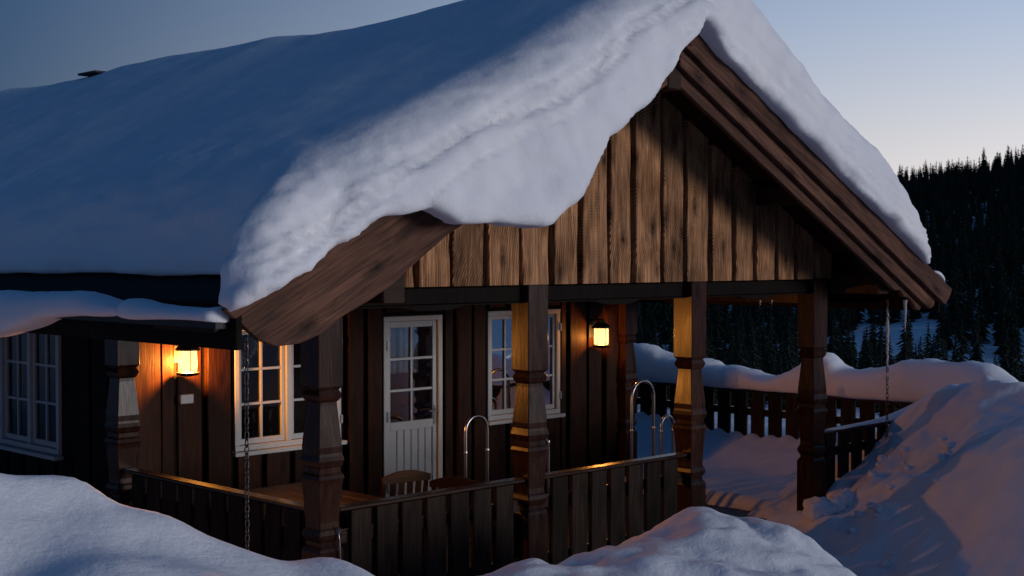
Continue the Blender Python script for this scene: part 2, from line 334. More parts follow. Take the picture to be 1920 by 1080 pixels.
def hill(x, y):
    d = np.hypot(x, y); az = np.degrees(np.arctan2(y, x))
    base = np.interp(d, [0, 15, 40, 90, 150, 200, 300, 450, 600, 900, 3000], [0, -0.4, -3, -8, -12, -8.5, 5, 23, 31, 34, 30])
    up = np.where(base > -12, base + 12, 0) * (d > 150)
    f = np.interp(az, [-180, -75, -62, -35, 0, 20, 27, 35, 45, 70, 110, 180], [0.3, 0.3, 0.5, 2.5, 2.2, 1.35, 1.04, 0.78, 0.62, 0.6, 0.5, 0.3])  # unseen ridge on the right raised to shade the hillside, kept low sunwards
    return np.where(d > 150, -12 + up * f, base)

def ground_z(x, y, detail=True):
    x = np.asarray(x, float); y = np.asarray(y, float); sh = x.shape; x = x.ravel(); y = y.ravel()
    z = np.zeros_like(x); d = np.hypot(x - 2, y)
    w = sstep(11, 19, d); near = w < 1
    if near.any():
        X = np.stack([x[near], y[near]], 1); zz = np.zeros(len(X))
        for i in range(0, len(X), 20000):
            r = np.linalg.norm(X[i:i + 20000, None] - CT[None, :, :2], axis=2); zz[i:i + 20000] = phi(r) @ _W[:-1] + _W[-1]
        z[near] = zz
    P = np.stack([x, y, np.zeros_like(x)], 1)
    z = z * (1 - w) + w * (hill(x, y) + fbm(P, 0.015, 4) * np.clip(d / 60, 0, 4.0))
    if detail:
        k = (1 - w)
        n1 = fbm(P, 0.9, 2); n2 = fbm(P + 40, 2.6, 3); n3 = 1 - np.abs(perlin(P * 1.7 + 9)) * 2
        z = z + k * (1 - sstep(-1.6, -0.6, x)) * sstep(-4, -2.5, y) * perlin(P * 2.1 + 5) * 0.045
        lump = sstep(-1.2, 0.3, x)                       # the shovelled mounds are rougher than the drift on the left
        z = z + k * (n1 * 0.06 + n2 * (0.008 + 0.05 * lump + 0.06 * sstep(4.0, 5.0, x) * sstep(9, 7, x)) + np.maximum(n3, 0) * 0.03 * lump)
        # clods: rounded lumps with creases between them
        Pw = P + 0.25 * np.stack([perlin(P * 1.1 + 3), perlin(P * 1.1 + 11), 0 * x], 1)
        z = z + k * lump * ((np.abs(perlin(Pw * 1.45 + 2)) - 0.3) * 0.09 + (np.abs(perlin(Pw * 3.9 + 7)) - 0.3) * 0.04)
    return z.reshape(sh)

def axis_pts(lo, hi, step, far):
    a = list(np.arange(lo, hi + 1e-6, step)); s = step; v = hi
    while v < far: s *= 1.22; v += s; a.append(v)
    s = step; v = lo; b = []
    while v > -far: s *= 1.22; v -= s; b.append(v)
    return np.array(b[::-1] + a)
gx = axis_pts(-4.2, 8.4, 0.045, 2500); gy = axis_pts(-3.6, 0.3, 0.045, 2500)
GX, GY = np.meshgrid(gx, gy, indexing='ij')
GZ = ground_z(GX, GY)
nx, ny = GX.shape
ii = np.arange(nx * ny).reshape(nx, ny)
Q = np.stack([ii[:-1, :-1], ii[1:, :-1], ii[1:, 1:], ii[:-1, 1:]], -1).reshape(-1, 4)
tag(mesh_np('ground', np.stack([GX, GY, GZ], -1).reshape(-1, 3), Q, M['snow']), 'deep drifted snow ground with shovelled mounds', kind='structure')

# broken lumps of shovelled snow at the feet of the mounds
cl_v, cl_q = [], []
crng = random.Random(21)
spots = [(crng.uniform(4.4, 6.6), crng.uniform(-1.6, -0.35)) for _ in range(34)] + [(5.35, -0.52), (5.5, -0.6), (5.75, -0.5)]
szs = [crng.uniform(0.015, 0.05) for _ in range(34)] + [0.13, 0.10, 0.12]
gz_c = ground_z(np.array([p[0] for p in spots]), np.array([p[1] for p in spots]))
for (cx_, cy_), cr0, cz_ in zip(spots, szs, gz_c):
    nu, nv = 16, 11; base_i = sum(len(v) for v in cl_v)
    th_ = np.linspace(0, 2 * np.pi, nu, endpoint=False); ph_ = np.linspace(0.02, np.pi - 0.02, nv)
    TT, PP = np.meshgrid(th_, ph_, indexing='ij'); d3 = np.stack([np.sin(PP) * np.cos(TT), np.sin(PP) * np.sin(TT), np.cos(PP)], -1).reshape(-1, 3)
    rad = cr0 * (1 + 0.45 * perlin(d3 * 1.5 + cx_ * 7) + 0.2 * perlin(d3 * 4 + cy_ * 9)); cl_v.append(d3 * rad[:, None] * [1.1, 1, 0.8] + [cx_, cy_, cz_ + cr0 * 0.35])
    ix = np.arange(nu * nv).reshape(nu, nv) + base_i; rx = np.roll(ix, -1, 0)
    cl_q.append(np.stack([ix[:, :-1], ix[:, 1:], rx[:, 1:], rx[:, :-1]], -1).reshape(-1, 4))
tag(mesh_np('snow_crumbs', np.vstack(cl_v), np.vstack(cl_q), M['snow']), 'loose lumps of shovelled snow at the feet of the mounds', kind='stuff')

# ------------------------------------------------------------------ cabin
RX, RZ, SL = 2.92, 4.49, 0.515           # ridge x, top of roof at the ridge, slope
def rz(x): return RZ - SL * abs(x - RX)
cabin = empty('timber_cabin')
tag(cabin, 'dark timber cabin with gabled porch roof, carved posts and white windows', 'cabin')

def wavy_board(x0, x1, z0, z1, y0, y1, top=None, seg=6, jit=0.006, sd=0):
    """upright board with slightly waney edges; top(x) may cut it on a slope"""
    r = random.Random(sd); mb = MB(); rows = []
    t0 = top(x0) if top else z1; t1 = top(x1) if top else z1
    for i in range(seg + 1):
        f = i / seg
        a = r.uniform(-jit, jit); b = r.uniform(-jit, jit)
        rows.append([(x0 + a, z0 + (t0 - z0) * f), (x1 + b, z0 + (t1 - z0) * f)])
    vs = []
    ch = 0.006
    for (l, rr) in rows:
        vs += [(l[0], y1, l[1]), (l[0], y0 + ch, l[1]), (l[0] + ch, y0, l[1]), (rr[0] - ch, y0, rr[1]), (rr[0], y0 + ch, rr[1]), (rr[0], y1, rr[1])]
    fs = []
    for i in range(seg):
        a = i * 6
        for k in range(5): fs.append((a + k, a + k + 1, a + k + 7, a + k + 6))
        fs.append((a + 5, a, a + 6, a + 11))
    fs.append((5, 4, 3, 2, 1, 0)); e = seg * 6; fs.append(tuple(e + k for k in range(6)))
    return mb.add(vs, fs)

# gable over the porch: backing with thick boards nailed on
gable = MB().prism([(0.0, 2.40), (6.2, 2.40), (6.9, 2.34), (RX, rz(RX) - 0.14), (-0.8, 2.44)], 0.0, 0.05).build('gable_wall', M['wall_dark'], cabin)
GB = [(-0.22,0.06),(0.12,0.40),(0.46,0.77),(0.83,1.12),(1.16,1.47),(1.52,1.84),(1.88,2.17),(2.25,2.52),(2.58,2.87),(2.92,3.17),(3.24,3.56),(3.61,3.87),(3.94,4.23),(4.31,4.59),(4.65,4.90),(4.97,5.26),(5.33,5.58),(5.65,5.92),(5.98,6.24)]
for i, (a, b) in enumerate(GB):
    top = (lambda x: rz(x) - 0.13) if not a < RX < b else (lambda x: RZ - 0.2)
    wavy_board(a, b, 2.405, 0, -0.075 + random.uniform(-.006, .006), -0.002, top=top, seg=7, jit=0.009, sd=i).build('gable_board', M['gable'], gable)

# roof deck and trim
roof = MB().prism([(-1.2, rz(-1.2) - 0.01), (RX, RZ - 0.01), (7.1, rz(7.1) - 0.01), (7.1, rz(7.1) - 0.11), (RX, RZ - 0.12), (-1.2, rz(-1.2) - 0.11)], -0.69, 11.0).build('roof', M['roofing'], cabin)
def left_line(z_off): return [(RX, RZ - z_off), (-1.25, rz(-1.25) - z_off)]
MB().prism([(RX - .002, 4.02), (0.5, 2.77), (0.2, 2.57), (0.02, 2.44), (-0.2, 2.33), (-0.42, 2.235), (-0.55, 2.145), (-0.72, 2.09), (-0.9, 2.08), (-1.03, 2.13), (-1.14, 2.22), (-1.24, 2.30), (RX - .002, RZ - 0.06)], -0.74, -0.69).build('barge_board', M['barge'], roof, bevel=0.006)
MB().prism([(RX - .002, RZ - 0.14), (-1.22, rz(-1.22) - 0.10), (-1.30, rz(-1.3) + 0.0), (RX - .002, RZ + 0.015)], -0.79, -0.742).build('barge_board', M['barge'], roof, bevel=0.006)
# right side: three boards stepping out towards the top
MB().prism([(RX + .002, 4.02), (RX + .002, 4.16), (6.46, 2.335), (6.83, 2.15), (6.77, 2.09), (6.70, 2.11), (6.62, 2.19), (6.55, 2.225), (6.47, 2.235), (6.40, 2.30), (6.30, 2.30)], -0.74, -0.69).build('barge_board', M['barge_r'], roof, bevel=0.006)
MB().prism([(RX + .002, 4.135), (RX + .002, 4.30), (6.98, 2.21), (6.94, 2.13), (6.86, 2.105)], -0.80, -0.742).build('barge_board', M['barge_r'], roof, bevel=0.006)
MB().prism([(RX + .002, 4.275), (RX + .002, RZ + 0.01), (7.20, rz(7.2) + 0.01), (7.13, 2.20), (7.06, 2.145)], -0.86, -0.802).build('barge_board', M['barge_r'], roof, bevel=0.006)
MB().prism([(RX - .12, RZ - 0.0), (RX, RZ + 0.1), (RX + .12, RZ + 0.0), (RX + .07, RZ - 0.2), (RX - .07, RZ - 0.2)], -0.88, -0.70).build('ridge_block', M['barge'], roof, bevel=0.008)
# lengthwise timbers that carry the overhang
for x, z, w, h, y0 in ((RX, 3.95, .17, .22, -0.75), (0.30, 2.30, .20, .22, -0.42), (6.30, 2.26, .2, .2, -0.62), (5.0, 3.10, .14, .18, -0.75), (0.85, 3.10, .14, .18, -0.75)):
    MB().box(x - w / 2, x + w / 2, y0, -0.08, z, z + h).build('purlin', M['beam'], roof, bevel=0.01)
for i in range(9):                                         # soffit boards under the right overhang and the left eave
    for s in (-1, 1):
        x0 = RX + s * (0.15 + i * 0.455); x1 = RX + s * (0.58 + i * 0.455)
        p = [(x0, rz(x0) - 0.115), (x1, rz(x1) - 0.115), (x1, rz(x1) - 0.14), (x0, rz(x0) - 0.14)]
        MB().prism(p, -0.69, -0.003).build('soffit_board', M['wall'], roof)
MB().box(-1.21, -1.17, -0.78, 11, rz(-1.19) - 0.30, rz(-1.19) - 0.03).build('fascia', M['wall_dark'], roof)
MB().box(7.07, 7.10, -0.78, 11, rz(7.1) - 0.26, rz(7.1) - 0.03).build('fascia', M['wall_dark'], roof)
MB().box(-1.30, -1.215, -0.70, 10.8, 2.20, 2.26).build('gutter', M['iron'], roof)
MB().box(7.11, 7.20, -0.70, 10.8, 2.16, 2.22).build('gutter', M['iron'], roof)
MB().box(-1.17, -0.01, 0.05, 10.9, 2.14, 2.16).build('eave_soffit', M['wall_dark'], roof)
MB().box(6.55, 7.07, 0.05, 10.9, 2.14, 2.16).build('eave_soffit', M['wall_dark'], roof)

# beams
MB().box(-0.12, 6.75, -0.02, 0.085, 2.27, 2.398).build('beam', M['wall_dark'], cabin, bevel=0.008)
MB().box(6.12, 6.30, 0.09, 2.8, 2.15, 2.40).build('beam', M['post'], cabin, bevel=0.008)
MB().box(-0.09, 0.09, 0.09, 2.8, 2.17, 2.40).build('beam', M['beam'], cabin, bevel=0.008)
for x0, x1 in ((0.1, 1.94), (2.14, 3.98), (4.18, 5.9)):    # carved brace boards hung under the front beam
    n = 12; pts = [(x0, 2.269), (x1, 2.269)]
    low = []
    for k in range(n + 1):
        f = k / n; xx = x1 + (x0 - x1) * f; e = 1 - abs(2 * f - 1)
        d = 0.010 + (0.032 if abs(f - 0.5) < 0.13 else 0.0); low.append((xx, 2.269 - d))
    MB().prism(pts + low, -0.03, 0.03).build('brace_board', M['wall_dark'], cabin)
MB().box(0.10, 6.1, 0.09, 2.80, 2.405, 2.43).build('porch_ceiling', M['wall'], cabin)

# posts: square, turned-looking profile
PROF = [(-0.4, .105), (0.60, .105), (0.62, .098), (0.64, .083), (0.665, .083), (0.685, .096), (0.715, .105), (0.745, .096), (0.76, .086), (0.80, .084), (1.05, .100), (1.075, .104), (1.10, .112), (1.125, .104), (1.14, .093), (1.175, .093), (1.19, .102), (1.225, .112), (1.255, .104), (1.275, .100), (1.32, .101), (1.60, .077), (1.625, .076), (1.645, .092), (1.675, .101), (1.695, .092), (1.71, .085), (1.735, .105), (2.40, .105)]
def post(x, y, z1=2.4, half=1.0, rot=0.0):
    vs = []; fs = []; c = 0.006
    for z, w in PROF:
        z = min(z, z1); w *= half
        for (a, b) in ((-w, -w + c), (-w + c, -w), (w - c, -w), (w, -w + c), (w, w - c), (w - c, w), (-w + c, w), (-w, w - c)): vs.append((x + a * math.cos(rot) - b * math.sin(rot), y + a * math.sin(rot) + b * math.cos(rot), z))
    n = len(PROF)
    for i in range(n - 1):
        for k in range(8): fs.append((i * 8 + k, i * 8 + (k + 1) % 8, (i + 1) * 8 + (k + 1) % 8, (i + 1) * 8 + k))
    fs += [tuple(range(7, -1, -1)), tuple((n - 1) * 8 + k for k in range(8))]
    return MB().add(vs, fs).build('post', M['post'], cabin)
for x, y, a_ in ((0, 0, 0), (2.04, 0, -4), (4.07, 0, 0), (6.01, 0, -5)): post(x, y, rot=R(a_))       # some turned slightly to steer the lantern's reflection in the varnish
post(0.0, 2.72, 2.17); post(6.47, 2.84, 2.15)

# walls. Front wall faces -y at WY, its boards stand proud of it
WY = 2.90
front = MB()
for x0, x1, z0, z1 in ((0.0, 1.19, 0, 2.5), (1.19, 2.38, 0, 0.88), (1.19, 2.38, 2.0, 2.5), (2.38, 2.90, 0, 2.5), (2.90, 3.67, 2.04, 2.5), (3.67, 4.30, 0, 2.5), (4.30, 5.41, 0, 0.9), (4.30, 5.41, 2.05, 2.5), (5.41, 6.45, 0, 2.5)):
    front.box(x0, x1, WY, WY + 0.12, z0 - 0.3 if z0 == 0 else z0, z1)
front = front.build('front_wall', M['wall_dark'], cabin)
k = 0
def wb(x0, x1, z0, z1, th=0.05, jit=0.004):
    global k; k += 1
    wavy_board(x0, x1, z0, z1, WY - th, WY - 0.001, seg=4, jit=jit, sd=100 + k).build('wall_board', M['wall'], front)
for x0, x1, th in ((0.12, 0.43, .06), (0.455, 0.575, .035), (0.62, 0.86, .02), (0.895, 1.135, .06)): wb(x0, x1, 0.0, 2.42, th)
for x0, x1 in ((1.21, 1.46), (1.52, 1.77), (1.83, 2.08), (2.14, 2.36)): wb(x0, x1, 0.0, 0.84); wb(x0, x1, 2.05, 2.42)
for x0, x1 in ((2.45, 2.63), (2.68, 2.86)): wb(x0, x1, 0.0, 2.42, 0.07)
for x0, x1 in ((2.93, 3.24), (3.30, 3.63)): wb(x0, x1, 2.08, 2.42)
for x0, x1, th in ((3.71, 3.82, .04), (3.86, 4.05, .07), (4.10, 4.27, .05)): wb(x0, x1, 0.0, 2.42, th)
for x0, x1 in ((4.32, 4.56), (4.62, 4.86), (4.92, 5.14), (5.20, 5.40)): wb(x0, x1, 0.0, 0.86); wb(x0, x1, 2.09, 2.42)
for x0, x1, th in ((5.44, 5.52, .03), (5.56, 5.83, .05), (5.89, 6.11, .03), (6.16, 6.44, .06)): wb(x0, x1, 0.0, 2.42, th)
# side wall faces -x
side = MB()
for y0, y1, z0, z1 in ((2.82, 3.74, -.3, 2.5), (3.74, 4.92, -.3, 0.88), (3.74, 4.92, 2.07, 2.5), (4.92, 11.0, -.3, 2.5)): side.box(0.0, 0.12, y0, y1, z0, z1) if y0 > 3 else side.box(-0.02, 0.1, y0, y1, z0, z1)
side = side.build('side_wall', M['wall_dark'], cabin)
y = 2.86; i = 0
while y < 7.4:
    segs = [(0.0, 2.15)] if (y + 0.27 < 3.72 or y > 4.92) else [(0.0, 0.84), (2.10, 2.15)]
    for z0, z1 in segs:
        MB().box(-0.065, -0.021, y, y + 0.255, z0, z1).build('wall_board', M['wall_dark'], side)
    y += 0.31; i += 1
MB().box(6.38, 6.5, 3.03, 11, -.3, 2.5).build('side_wall', M['wall_dark'], cabin)
MB().box(0.12, 6.38, 10.88, 11, -.3, 2.5).build('back_wall', M['wall_dark'], cabin)
MB().box(0.12, 6.38, 5.6, 5.7, 0.0, 2.4).build('room_partition', M['room'], cabin)
MB().box(0.12, 6.38, 3.05, 10.88, -0.1, 0.0).build('room_floor', M['room'], cabin)
MB().box(0.12, 6.38, 3.03, 10.88, 2.42, 2.48).build('room_ceiling', M['room'], cabin)

# windows and door: built in wall coordinates (u along the wall, d outwards, z)
front_m = lambda u, d, z: (u, WY - d, z)
side_m = lambda u, d, z: (-d, u, z)
def window(u0, u1, z0, z1, m, sill=True, curtains=True, fr=0.05):
    mb = MB(); mb.box(u0, u1, -0.06, 0.055, z0, z0 + fr, m); mb.box(u0, u1, -0.06, 0.055, z1 - fr, z1, m)
    mb.box(u0, u0 + fr, -0.06, 0.052, z0 + fr, z1 - fr, m); mb.box(u1 - fr, u1, -0.06, 0.052, z0 + fr, z1 - fr, m)
    um = (u0 + u1) / 2; mb.box(um - 0.028, um + 0.028, -0.06, 0.045, z0 + fr, z1 - fr, m)
    w = mb.build('window', M['white'], cabin, bevel=0.004)
    if sill: MB().box(u0 - 0.03, u1 + 0.03, 0.0, 0.105, z0 - 0.04, z0 - 0.003, m).build('sill', M['white'], w, bevel=0.004)
    for a, b in ((u0 + fr + .003, um - 0.031), (um + 0.031, u1 - fr - .003)):
        s = 0.038; y0, y1 = -0.035, 0.02; c, d = z0 + fr + .003, z1 - fr - .003
        sb = MB(); sb.box(a, b, y0, y1, c, c + s * 1.3, m); sb.box(a, b, y0, y1, d - s, d, m); sb.box(a, a + s, y0, y1 - .001, c + s * 1.3, d - s, m); sb.box(b - s, b, y0, y1 - .001, c + s * 1.3, d - s, m)
        sb.build('sash', M['white'], w, bevel=0.003)
        A, B, Cc, D = a + s, b - s, c + s * 1.3, d - s
        MB().box((A + B) / 2 - .011, (A + B) / 2 + .011, -0.028, 0.014, Cc, D, m).build('glazing_bar', M['white'], w)
        for q in (1, 2):
            zz = Cc + (D - Cc) * q / 3
            for (p0, p1) in ((A, (A + B) / 2 - .0115), ((A + B) / 2 + .0115, B)): MB().box(p0, p1, -0.027, 0.013, zz - .011, zz + .011, m).build('glazing_bar', M['white'], w)
        for q in range(3):
            for (p0, p1) in ((A, (A + B) / 2 - .011), ((A + B) / 2 + .011, B)):
                za = Cc + (D - Cc) * q / 3 + (.011 if q else 0); zb = Cc + (D - Cc) * (q + 1) / 3 - (.011 if q < 2 else 0)
                MB().box(p0, p1, -0.008, -0.003, za, zb, m).build('pane', M['glass'], w)
    for zz in (z0 + 0.2, z1 - 0.2): MB().box(u1 - .012, u1 + .008, 0.03, 0.066, zz - .04, zz + .04, m).build('hinge', M['steel'], w)
    return w
window(1.18, 2.37, 0.88, 2.01, front_m); window(4.30, 5.40, 0.90, 2.05, front_m); window(3.74, 4.91, 0.88, 2.08, side_m)

door = MB(); m = front_m; fr = 0.05
D0, D1, DZ = 2.895, 3.665, 2.035
door.box(D0, D0 + fr, -0.06, 0.05, 0, DZ - fr, m); door.box(D1 - fr, D1, -0.06, 0.05, 0, DZ - fr, m); door.box(D0, D1, -0.06, 0.052, DZ - fr, DZ, m)
door = door.build('door', M['white'], cabin, bevel=0.004)
a, b = D0 + fr + .003, D1 - fr - .003
lf = MB(); st = 0.055
lf.box(a, a + st, -.03, .018, 0.02, DZ - fr - .004, m); lf.box(b - st, b, -.03, .018, 0.02, DZ - fr - .004, m)
lf.box(a + st, b - st, -.03, .0175, DZ - fr - .004 - .06, DZ - fr - .004, m); lf.box(a + st, b - st, -.03, .0175, .90, .985, m); lf.box(a + st, b - st, -.03, .0175, .02, .16, m)
lf.build('door_leaf', M['white'], door, bevel=0.003)
np_ = 6; pw = (b - a - 2 * st) / np_
for i in range(np_): MB().box(a + st + i * pw + .004, a + st + (i + 1) * pw - .004, -.02, .006, .16, .90, m).build('plank', M['white'], door, bevel=0.004)
MB().box(a + st, b - st, -.024, -.0205, .16, .90, m).build('panel_back', M['white'], door)
A, B, Cc, D = a + st, b - st, .985, DZ - fr - .064; um = (A + B) / 2
MB().box(um - .012, um + .012, -.026, .014, Cc, D, m).build('glazing_bar', M['white'], door)
for q in (1, 2):
    zz = Cc + (D - Cc) * q / 3
    for p0, p1 in ((A, um - .0125), (um + .0125, B)): MB().box(p0, p1, -.025, .013, zz - .012, zz + .012, m).build('glazing_bar', M['white'], door)
for q in range(3):
    for p0, p1 in ((A, um - .012), (um + .012, B)): MB().box(p0, p1, -.008, -.003, Cc + (D - Cc) * q / 3 + (.012 if q else 0), Cc + (D - Cc) * (q + 1) / 3 - (.012 if q < 2 else 0), m).build('pane', M['glass'], door)
hb = MB().box(b - .044, b - .014, .018, .026, .93, 1.12, m); hb.tube([m(b - .03, .02, 1.07), m(b - .03, .06, 1.07), m(b - .14, .062, 1.07)], .009, 8)
hb.build('handle', M['steel'], door)
for zz in (.35, 1.05, 1.75): MB().box(D0 + .035, D0 + .055, .03, .064, zz - .05, zz + .05, m).build('hinge', M['steel'], door)

# porch floor, steps
pf = MB().box(-0.1, 6.12, -0.1, 2.88, -0.2, -0.06).build('porch_floor', M['beam'], cabin)
for i in range(22):
    y0 = -0.12 + i * 0.136; MB().box(-0.13, 6.15, y0, y0 + 0.126, -0.058, -0.02 + random.uniform(-.002, .002)).build('floor_board', M['floor'], pf)

# curtains inside the windows
def curtain(u0, u1, z0, z1, label, flare=0.0, m=front_m, d=-0.16):
    n = 28; vs = []; fs = []
    for j in range(7):
        f = j / 6; z = z1 + (z0 - z1) * f
        for i in range(n + 1):
            g = i / n; u = u0 + (u1 - u0) * g; u += flare * f * (1 if flare > 0 else -1) * (g if flare < 0 else (1 - g)) * -1
            vs.append(m(u, d + 0.018 * math.sin(g * 40) * (0.4 + f), z))
    for j in range(6):
        for i in range(n): a_ = j * (n + 1) + i; fs.append((a_, a_ + 1, a_ + n + 2, a_ + n + 1))
    o = MB().add(vs, fs).build('curtain', M['cloth'], None, True)
    s = o.modifiers.new('thick', 'SOLIDIFY'); s.thickness = 0.003
    return tag(o, label, 'curtain')
curtain(3.02, 3.50, 1.45, 1.97, 'pale lace curtain hanging behind the glazed door')
curtain(4.46, 5.24, 1.44, 1.99, 'pale short curtain behind the porch window beside the door')

# ------------------------------------------------------------------ porch railings
def railing(name, p0, p1, label, group, z0=0.05, zt=0.885, pitch=0.235, sw=0.188, out=-1, mats=('fence', 'rail'), snowcap=False, th=0.03):
    (x0, y0), (x1, y1) = p0, p1; L = math.hypot(x1 - x0, y1 - y0); root = empty(name, (x0, y0, 0)); root.rotation_euler.z = math.atan2(y1 - y0, x1 - x0)
    tag(root, label, 'railing', group)
    MB().box(0, L, -0.06, 0.05, zt - 0.03, zt).build('top_rail', M[mats[1]], root, bevel=0.008)
    for zz in (0.16, 0.62): MB().box(0, L, -0.005, 0.035, zz, zz + 0.09).build('cross_rail', M[mats[1]], root)
    n = max(1, int(L / pitch)); off = (L - n * pitch + (pitch - sw)) / 2
    for i in range(n):
        a = off + i * pitch
        wavy_board(a, a + sw, z0, zt - 0.037, -0.04 - random.uniform(0, .004), -0.006, seg=3, jit=0.004, sd=300 + i).build('slat', M[mats[0]], root)
    return root
G = 'railings round the porch'
railing('porch_railing', (0.107, 0), (1.935, 0), 'dark slatted porch railing between the corner post and the next post', G)
railing('porch_railing', (2.147, 0), (3.963, 0), 'dark slatted porch railing ending at the post beside the steps', G)
railing('porch_railing', (0, 2.61), (0, 0.107), 'dark slatted porch side railing below the wall lantern with glowing top rail', G)
railing('deck_railing', (6.117, 0), (8.72, 0), 'dark deck railing half buried by the big snow mound', G, pitch=0.25, sw=0.16)
r = railing('deck_railing', (8.75, 7.5), (8.75, 0.02), 'dark deck railing under a thick cap of snow', G, pitch=0.26, sw=0.19, zt=0.95)

# deck beyond the porch
tag(MB().box(6.16, 8.86, -0.05, 7.6, -0.30, -0.03).build('deck', M['floor']), 'wooden deck beside the porch', kind='structure')
xs = np.linspace(6.14, 8.70, 80); ys = np.linspace(0.06, 7.4, 150); X, Y = np.meshgrid(xs, ys, indexing='ij')
P = np.stack([X.ravel(), Y.ravel(), 0 * X.ravel()], 1); n1 = fbm(P, 1.1, 3).reshape(X.shape); n2 = fbm(P, 5, 3).reshape(X.shape)
Zs = 0.10 + 0.06 * n1 + 0.015 * n2 + 0.26 * sstep(7.6, 8.7, X) + 0.06 * np.abs(np.sin((8.75 - Y) * math.pi / 0.26)) * sstep(8.4, 8.7, X) + 0.10 * sstep(3.0, 4.5, Y)
edge = 6.17 + 0.05 * fbm(np.stack([Y.ravel(), Y.ravel() * 0, Y.ravel() * 0], 1), 2.0, 3).reshape(X.shape)
Zs = -0.025 + (Zs + 0.025) * np.sqrt(np.clip((X - edge) / 0.12, 0, 1))
ii = np.arange(X.size).reshape(X.shape); Q = np.stack([ii[:-1, :-1], ii[1:, :-1], ii[1:, 1:], ii[:-1, 1:]], -1).reshape(-1, 4)
tag(mesh_np('deck_snow', np.stack([X, Y, Zs], -1).reshape(-1, 3), Q, M['snow']), 'trodden snow lying on the open deck', kind='structure')

# ------------------------------------------------------------------ snow on the roof (implicit surface -> surface nets)
def surface_nets(F, org, h):
    S = F < 0; nx, ny, nz = F.shape
    cs = (nx - 1, ny - 1, nz - 1); acc = np.zeros(cs + (3,), np.float32); cnt = np.zeros(cs, np.float32)
    for ax in range(3):
        o1, o2 = [i for i in range(3) if i != ax]
        for a in (0, 1):
            for b in (0, 1):
                s0 = [slice(0, n - 1) for n in F.shape]; s1 = list(s0)
                for o_, k_ in ((o1, a), (o2, b)):
                    s0[o_] = slice(k_, F.shape[o_] - 1 + k_); s1[o_] = s0[o_]
                s1[ax] = slice(1, F.shape[ax])
                f0, f1 = F[tuple(s0)], F[tuple(s1)]; m_ = S[tuple(s0)] != S[tuple(s1)]
                t = np.where(m_, f0 / np.where(m_, f0 - f1, 1), 0)
                acc[..., ax] += t * m_; acc[..., o1] += a * m_; acc[..., o2] += b * m_; cnt += m_
    act = cnt > 0; idx = -np.ones(cs, np.int64); idx[act] = np.arange(act.sum())
    I = np.argwhere(act); V = (I + acc[act] / cnt[act][:, None]) * h + org
    quads = []
    for ax in range(3):
        o1, o2 = (ax + 1) % 3, (ax + 2) % 3
        s0 = [slice(1, n - 1) for n in F.shape]; s0[ax] = slice(0, F.shape[ax] - 1); s1 = list(s0); s1[ax] = slice(1, F.shape[ax])
        A_, B_ = S[tuple(s0)], S[tuple(s1)]; e = np.argwhere(A_ != B_); base = e.copy(); base[:, o1] += 1; base[:, o2] += 1
        inside = A_[A_ != B_]
        def g(d1, d2):
            p = base.copy(); p[:, o1] -= d1; p[:, o2] -= d2; return idx[p[:, 0], p[:, 1], p[:, 2]]
        q = np.stack([g(1, 1), g(0, 1), g(0, 0), g(1, 0)], 1); q[~inside] = q[~inside][:, ::-1]; quads.append(q)
    return V, np.concatenate(quads)

def vnormals(V, Q):
    n = np.cross(V[Q[:, 2]] - V[Q[:, 0]], V[Q[:, 3]] - V[Q[:, 1]]); N_ = np.zeros_like(V)
    for k_ in range(4): np.add.at(N_, Q[:, k_], n)
    return N_ / np.maximum(np.linalg.norm(N_, axis=1), 1e-9)[:, None]

h = 0.042
lo = np.array([-1.6, -1.45, 2.1]); hi = np.array([7.2, 11.2, 5.3]); shp = np.ceil((hi - lo) / h).astype(int)
gx_ = lo[0] + h * np.arange(shp[0]); gy_ = lo[1] + h * np.arange(shp[1]); gz_ = lo[2] + h * np.arange(shp[2])
X2, Y2 = np.meshgrid(gx_, gy_, indexing='ij')
nz2 = fbm(np.stack([X2.ravel(), Y2.ravel(), 0 * X2.ravel()], 1), 0.45, 3).reshape(X2.shape)
s_ = np.sqrt((X2 - RX) ** 2 + 0.03)
roof2 = RZ - SL * s_ + 0.09
T2 = 0.44 + 0.05 * nz2 + 0.03 * np.sin(Y2 * 1.1 + 1) + 0.05 * np.exp(-((Y2 - 4.5) / 0.5) ** 2) * np.exp(-((X2 - RX) / 1.0) ** 2)
T2 = T2 - 0.055 + 0.04 * sstep(1.5, -1.0, X2) + 0.15 * np.exp(-((X2 - 3.7) / 0.75) ** 2) * sstep(2.5, 0.0, Y2) + 0.20 * sstep(3.0, 3.6, X2) * sstep(6.9, 5.8, X2)
DX = [-1.6, -0.9, -0.27, 0.09, 0.35, 0.61, 1.06, 1.38, 1.6, 1.72, 2.2, 2.5, 2.8, 2.95, 3.2, 7.2]
DD = [0.02, 0.0, -0.03, 0.08, 0.28, 0.40, 0.63, 0.58, 0.42, 0.34, 0.33, 0.2, 0.07, -0.06, 0.02, 0.02]
droop = np.interp(gx_, DX, DD) + 0.025 * perlin(np.stack([gx_ * 4, 0 * gx_, 0 * gx_], 1))
D2 = droop[:, None] * sstep(-0.78, -0.90, Y2)
front_y = -1.03 + 0.08 * perlin(np.stack([gx_ * 0.9, 0 * gx_ + 5, 0 * gx_], 1)) - 0.04 * np.exp(-((gx_ - 1.1) / 0.6) ** 2) + 0.05 * sstep(2.9, 3.6, gx_)
xe = -0.98 + 0.03 * perlin(np.stack([gy_ * 1.3, 0 * gy_, 0 * gy_], 1)) - 0.36 * sstep(-0.45, -0.8, gy_)
xr_ = 6.74 + 0.05 * perlin(np.stack([gy_ * 1.1, 0 * gy_ + 3, 0 * gy_], 1))
hg = (gz_[None, None, :] - roof2[:, :, None]) * 0.889
F = hg - T2[:, :, None]
